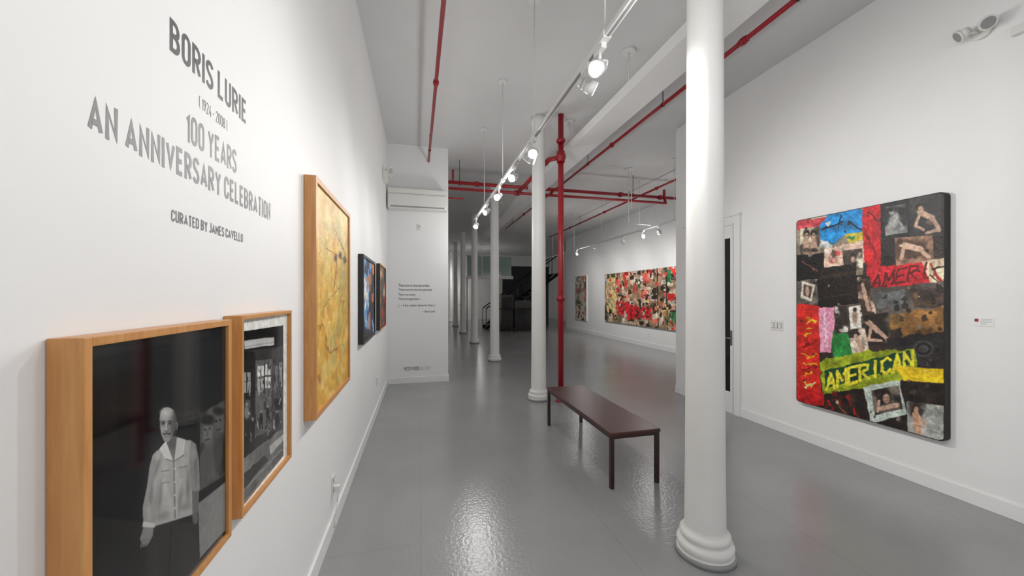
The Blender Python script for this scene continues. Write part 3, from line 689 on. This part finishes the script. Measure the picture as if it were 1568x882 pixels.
rags(A,1264,376,1300,408,14,71,[(.80,.22,.2),(.86,.62,.55),(.92,.86,.8),(.3,.2,.18)],2,6)
A.photo([(1290,384),(1320,380),(1322,410),(1292,412)],23,(.90,.84,.76),(.26,.22,.19),8); A.ell(1306,394,5,6,(.16,.13,.12),.3); A.ell(1306,397,3.4,4.5,SK,.3)
A.poly([(1348,306),(1394,300),(1394,366),(1349,370)],(.12,.12,.13),var=.3,amt=1)
A.photo([(1353,318),(1388,312),(1390,356),(1356,361)],33,(.55,.55,.54),(.15,.16,.17),6)
A.ell(1369,338,6,14,(.64,.64,.63),.35,rot=.4); A.ell(1365,324,4,5,(.70,.70,.69),.3); A.ell(1364,321,4.5,3.5,(.1,.1,.1),.3); A.line((1374,336),(1384,350),4,(.60,.6,.59),amt=1); A.ell(1380,324,5,6,(.10,.10,.10),.3)
A.poly([(1392,303),(1444,295),(1446,360),(1394,366)],(.19,.18,.18),var=.3,amt=1,vs=8)
A.line((1408,324),(1428,334),9,SK,amt=1); A.line((1428,334),(1438,352),7,SK,amt=1); A.line((1408,328),(1402,346),5,SK,amt=1); A.line((1402,346),(1414,352),4,SK,amt=1); A.ell(1408,317,6,6,(.12,.10,.09),.2); A.ell(1410,320,4.2,4.8,SK,.2); A.line((1436,352),(1418,357),5,SK,amt=1); A.ell(1424,340,6,4,(.56,.42,.35),.5,op=.6)
A.rect(1441,290,1456,420,(.12,.11,.11),var=.5,amt=1.5)
A.poly([(1349,366),(1370,364),(1372,410),(1349,412)],(.14,.11,.1),var=.4)
A.photo([(1370,364),(1428,360),(1430,400),(1372,408)],53,(.60,.45,.36),(.32,.23,.18),6)
A.line((1380,374),(1410,382),9,(.84,.70,.60),amt=1); A.line((1410,382),(1422,394),7,(.80,.65,.55),amt=1); A.line((1384,380),(1380,396),6,(.80,.65,.55),amt=1); A.ell(1378,370,4.5,4.5,(.25,.15,.1),.3)
A.poly([(1326,410),(1345,406),(1372,408),(1430,398),(1446,430),(1385,441),(1328,444)],(.82,.12,.17),var=.2,amt=3)
A.poly([(1412,400),(1446,394),(1449,442),(1430,446),(1420,422)],(.84,.75,.62),var=.3,amt=3,seed=9); A.line((1425,404),(1446,440),4,(.7,.14,.14),amt=2); A.line((1428,412),(1446,408),3,(.12,.1,.1),amt=2); A.line((1424,420),(1440,434),2,(.2,.15,.12),amt=2)
A.word('AMERI',(1332,443),(1424,422),20,23,3.2,(.36,.05,.07),slant=4,amt=1.4)
rags(A,1326,406,1440,440,14,171,[(.45,.08,.09),(.88,.3,.3),(.3,.07,.08)],1.5,4,.6)
A.poly([(1215,392),(1262,388),(1262,425),(1215,432)],(.08,.07,.07),var=.4,amt=3); A.line((1228,400),(1255,418),2,(.5,.3,.25),amt=2)
A.poly([(1215,432),(1250,428),(1252,466),(1215,468)],(.40,.37,.34),var=.4,amt=2,vs=12,seed=31); A.poly([(1228,430),(1248,436),(1243,462),(1226,456)],(.84,.80,.74),amt=1); A.poly([(1231,435),(1244,439),(1241,457),(1230,452)],(.30,.26,.24)); A.ell(1236,446,3,8,SK,.3)
A.poly([(1252,412),(1312,404),(1316,468),(1252,472)],(.10,.075,.065),var=.4,amt=4,vs=20)
A.line((1256,426),(1310,416),4,(.34,.24,.16),op=.5,amt=3); A.line((1262,455),(1305,450),3,(.25,.18,.12),op=.6,amt=3)
A.photo([(1312,425),(1332,422),(1342,482),(1316,484)],63,(.84,.72,.62),(.22,.16,.14),8); A.line((1322,440),(1330,474),6,SK,amt=1); A.ell(1320,434,4,5,(.16,.11,.09),.3); A.ell(1321,436,2.6,3.6,SK,.3)
A.poly([(1332,442),(1450,430),(1450,505),(1345,500)],(.34,.31,.29),var=.35,amt=3,vs=6)
A.poly([(1340,448),(1385,444),(1388,470),(1345,474)],(.40,.42,.41),var=.3,amt=4,seed=19); A.poly([(1385,478),(1450,468),(1450,515),(1380,518)],(.48,.33,.17),var=.4,amt=5,vs=12)
A.poly([(1395,448),(1450,440),(1450,468),(1400,472)],(.24,.19,.17),var=.4,amt=4); A.poly([(1360,484),(1385,480),(1388,500),(1362,504)],(.52,.38,.2),var=.3,amt=4)
rags(A,1340,440,1446,512,26,300,DK+[(.5,.36,.2),(.42,.4,.38)],2,9,.7)
A.poly([(1215,466),(1254,468),(1256,600),(1215,606)],(.82,.15,.12),var=.2,amt=3)
rc=random.Random(5)
for k in range(13):
    y=486+k*9; A.line((1229+rc.random()*8,y),(1240+rc.random()*12,y-10+rc.random()*20),2.6,rc.choice([(.92,.80,.14),(.92,.68,.12),(.93,.88,.66),(.5,.08,.08)]),amt=4,seed=k)
A.poly([(1253,472),(1280,470),(1276,512),(1272,540),(1256,540)],(.92,.60,.72),var=.12,amt=2); A.line((1262,480),(1266,530),3,(.95,.8,.86),amt=3)
A.poly([(1274,508),(1312,500),(1332,545),(1274,552)],(.14,.46,.20),var=.35,amt=3)
A.poly([(1276,468),(1320,464),(1324,506),(1280,512)],(.30,.26,.22),var=.4,amt=2)
A.photo([(1278,470),(1297,468),(1299,508),(1280,510)],71,(.95,.93,.90),(.20,.17,.15),10)
A.poly([(1299,470),(1318,467),(1322,502),(1302,505)],(.92,.90,.86),var=.1,amt=1); A.ell(1309,486,4,10,(.62,.5,.42),.3); A.ell(1309,474,3,3.4,(.2,.15,.13),.3)
A.photo([(1318,484),(1360,478),(1364,524),(1322,530)],83,(.34,.30,.27),(.14,.12,.11),7)
A.line((1328,492),(1344,506),8,SK,amt=1); A.line((1344,506),(1358,518),6,SK,amt=1); A.line((1334,502),(1330,520),5,SK,amt=1); A.line((1330,520),(1350,522),4,SK,amt=1); A.ell(1326,488,4.4,4.4,(.12,.1,.1),.3)
A.photo([(1298,507),(1324,502),(1332,542),(1306,547)],87,(.86,.78,.70),(.18,.15,.14),9); A.line((1310,514),(1320,538),6,SK,amt=1)
A.poly([(1356,518),(1450,508),(1450,566),(1400,566),(1365,545)],(.13,.12,.12),var=.4,amt=3,vs=12)
for k in range(3): A.ell(1414,534,16-4*k,13-3.5*k,(.26,.25,.25) if k%2==0 else (.09,.09,.09),.12)
rags(A,1360,512,1446,562,14,500,DK+[(.3,.28,.28)],2,7,.7)
A.poly([(1256,552),(1330,537),(1400,535),(1404,562),(1380,582),(1258,612)],(.56,.62,.12),var=.3,amt=4)
A.poly([(1262,568),(1392,536),(1398,556),(1264,596)],(.08,.24,.15),var=.3,amt=2.5)
A.word('AMERICAN',(1264,598),(1400,560),24,24,4.4,(.93,.87,.20),amt=1.2)
rags(A,1260,545,1400,600,10,640,[(.1,.2,.1),(.4,.5,.1)],1,3,.6)
A.poly([(1368,560),(1450,566),(1450,587),(1384,583)],(.94,.78,.12),var=.12,amt=1.5)
A.poly([(1235,612),(1262,604),(1390,583),(1452,588),(1452,690),(1240,640)],(.13,.10,.09),var=.4,amt=2)
A.poly([(1215,592),(1262,600),(1262,622),(1215,620)],(.72,.10,.10),var=.3,amt=3); A.line((1298,606),(1314,640),4,(.62,.1,.1),amt=4); A.line((1280,612),(1296,636),4,(.48,.30,.14),amt=4); A.line((1268,612),(1276,630),3,(.7,.12,.1),amt=3)
rags(A,1262,600,1326,644,20,800,DK+[(.4,.1,.08),(.35,.25,.15)],2,6,.8); rags(A,1388,588,1446,614,12,830,DK+[(.3,.25,.2)],2,7,.8)
A.poly([(1322,592),(1378,582),(1388,634),(1334,650)],(.74,.79,.75),var=.15,amt=2)
A.photo([(1334,598),(1376,590),(1382,626),(1340,636)],91,(.42,.38,.34),(.14,.12,.12),8); A.ell(1356,605,8,9,(.12,.09,.08),.25); A.ell(1357,610,5,7,SK,.25); A.ell(1355,609,1,.8,(.2,.1,.1),.4); A.ell(1359.5,608.6,1,.8,(.2,.1,.1),.4); A.line((1355.6,614),(1359,613.6),1,(.5,.2,.2)); A.line((1346,626),(1374,620),7,SK,amt=1); A.line((1346,614),(1344,630),4,SK)
A.photo([(1388,614),(1450,622),(1450,680),(1390,662)],95,(.66,.66,.64),(.20,.19,.18),5)
A.poly([(1420,620),(1452,626),(1452,682),(1418,668)],(.62,.64,.61),var=.2,amt=1); A.line((1402,634),(1406,660),10,(.80,.60,.48),amt=1); A.line((1406,636),(1416,650),4,(.80,.60,.48)); A.ell(1402,624,5,6,(.18,.12,.09),.3); A.ell(1403,627,3.4,4.5,(.80,.62,.5),.3)
A.rect(1445,420,1456,690,(.10,.09,.09),op=.8,amt=1)
rags(A,1226,330,1446,660,90,1000,DK+DK+CR+[(.6,.1,.1)],.8,3.2,.8)
A.blur(1); A.grain(.28,60,13)
A.build('collage_surface',fr,M_paint)
me=bpy.data.objects[fr.children[0].name].data
bm=bmesh.new(); bm.from_mesh(me); kill=[]
r=.034; ya_,yb_,za_,zb_=1.987,3.149,.427,2.368
for v in bm.verts:
    cy=min(max(v.co.y,ya_+r),yb_-r); cz=min(max(v.co.z,za_+r),zb_-r)
    if math.hypot(v.co.y-cy,v.co.z-cz)>r+.0005: kill.append(v)
bmesh.ops.delete(bm,geom=kill,context='VERTS'); bm.to_mesh(me); bm.free()

def collage(A,pal,n,seed,smin,smax):
    rd=random.Random(seed)
    us=(A.U.min(),A.U.max()); vs=(A.V.min(),A.V.max())
    for k in range(n):
        cx=rd.uniform(*us); cy=rd.uniform(*vs); a=rd.uniform(smin,smax)*.5; b_=rd.uniform(smin,smax)*.7
        pts=[(cx-a+rd.uniform(-1,1),cy-b_),(cx+a,cy-b_+rd.uniform(-2,2)),(cx+a+rd.uniform(-1,1),cy+b_),(cx-a,cy+b_+rd.uniform(-2,2))]
        if rd.random()<.6: 
            t=rd.choice([(.86,.74,.64),(.80,.78,.75),(.70,.62,.54),(.8,.72,.6),(.86,.62,.52)]); A.photo(pts,seed+k,t,(.20,.16,.14),6)
        else: A.poly(pts,rd.choice(pal),var=.3,amt=1.5,seed=k,vs=6)
bx=MB(); bx.box((XF-.05,8.0,.62),(XF-.001,12.57,2.36),M_canvas,.005); fr=bx.done('panoramic_collage_painting')
A=Art(XF-.052,12.565,8.005,.624,2.356,760,(.60,.48,.38))
A.grain(.6,5)
collage(A,[(.76,.16,.14),(.80,.70,.42),(.16,.14,.14),(.82,.76,.66),(.30,.38,.26),(.72,.46,.30),(.80,.36,.30)],170,5,4,12)
A.poly([(944,462),(962,462),(974,468),(998,470),(996,490),(976,486),(962,490),(946,478)],(.78,.14,.17),var=.3,amt=4)
A.poly([(928,428),(942,426),(944,480),(929,478)],(.86,.74,.50),var=.3,amt=2)
A.poly([(1016,416),(1028,413),(1028,434),(1018,432)],(.16,.42,.24),var=.4,amt=3); A.poly([(1024,478),(1040,477),(1038,496),(1022,494)],(.22,.44,.26),var=.4,amt=3); A.poly([(1022,405),(1040,404),(1034,425)],(.86,.18,.12),amt=1)
A.line((1006,405),(1008,500),1.5,(.08,.08,.08)); A.line((1020,405),(1022,505),1.5,(.08,.08,.08))
collage(A,[(.76,.16,.14),(.8,.7,.4),(.15,.14,.14),(.86,.8,.7),(.78,.30,.26)],190,9,2.0,5)
A.grain(.25,8)
A.build('collage_surface',fr,M_paint)
bx=MB(); bx.box((XF-.04,14.15,.5),(XF-.001,15.3,2.42),M_trim,.005); fr=bx.done('small_collage_painting')
A=Art(XF-.042,15.29,14.16,.51,2.41,260,(.60,.62,.56)); n=fbm(A.wx*4,A.wz*4,5,5)
A.blend(n>.54,(.78,.73,.66)); A.blend(n<.42,(.34,.40,.34)); n=fbm(A.wx*6,A.wz*6,9,5); A.blend(n>.62,(.72,.36,.30)); A.blend(n<.36,(.2,.2,.2)); A.ell(890,455,4,8,(.7,.65,.58),.3)
A.build('collage_surface',fr,M_paint)

# ---------------------------------------------------------------- far background
w=MB(); ns=14; sx,sy=3.0,17.2
for k in range(ns):
    w.box((sx+k*.26,sy,k*.19+.15),(sx+k*.26+.29,sy+1.0,k*.19+.19),M_black)
for yy in (sy,sy+.96): 
    w.cyl((sx,yy+.02,.0),(sx+ns*.26,yy+.02,ns*.19),.07,M_black,seg=4)
    w.cyl((sx,yy+.02,.95),(sx+ns*.26,yy+.02,ns*.19+.95),.03,M_black,seg=10)
    for k in range(0,ns+1,2): w.cyl((sx+k*.26,yy+.02,k*.19),(sx+k*.26,yy+.02,k*.19+.95),.018,M_black,seg=8)
w.done('staircase')
w=MB()
for k in range(14): w.cyl((3.15+k*.12,15.6,0),(3.15+k*.12,15.6,1.0),.012,M_black,seg=8)
w.cyl((3.1,15.6,1.0),(4.75,15.6,1.0),.02,M_black,seg=8).cyl((3.1,15.6,.1),(4.75,15.6,.1),.02,M_black,seg=8)
w.done('metal_railing')
w=MB(); w.box((3.45,15.9,0),(4.0,16.6,1.6),M_black,.02).box((4.05,15.9,0),(4.8,16.6,1.35),M_black,.02).box((3.5,15.89,1.0),(3.95,15.9,1.5),M_dark).cyl((4.4,15.9,.8),(4.4,15.87,.8),.22,M_dark)
w.done('equipment_cabinet')
w=MB(); w.box((1.9,YE-.5,0),(3.0,YE-.02,2.1),M_plastic,.01).box((2.43,YE-.505,0),(2.46,YE-.495,2.1),M_grey).cyl((2.38,YE-.5,1),(2.38,YE-.54,1),.03,M_steel); w.done('far_panel_door')  # white panel door at the far end, modelled as a box
w=MB()
for k in range(3): w.box((2.2+k*.75,18.0,2.55),(2.92+k*.75,18.02,3.5),M_glass,.004)
w.box((2.15,17.95,2.4),(4.5,18.07,2.55),M_trim).box((2.15,17.98,3.5),(4.5,18.04,3.54),M_steel)
w.cyl((2.2,18.0,0),(2.2,18.0,2.4),.04,M_white)
w.done('glass_balustrade')

# ---------------------------------------------------------------- world & camera
wd=bpy.data.worlds.new('world'); bpy.context.scene.world=wd; wd.use_nodes=True
wd.node_tree.nodes['Background'].inputs[0].default_value=(.95,.97,1,1); wd.node_tree.nodes['Background'].inputs[1].default_value=1.0
cam=bpy.data.cameras.new('camera'); cam.sensor_width=36.0; cam.lens=36*566/1568.0
cam.shift_y=12/1568.0; cam.clip_start=.02
co=bpy.data.objects.new('camera',cam); bpy.context.collection.objects.link(co)
co.location=(0,0,H); co.rotation_euler=(math.pi/2,0,-ang)
sc=bpy.context.scene; sc.camera=co
sc.view_settings.view_transform='Standard'; sc.view_settings.exposure=-0.05; sc.view_settings.gamma=1.1
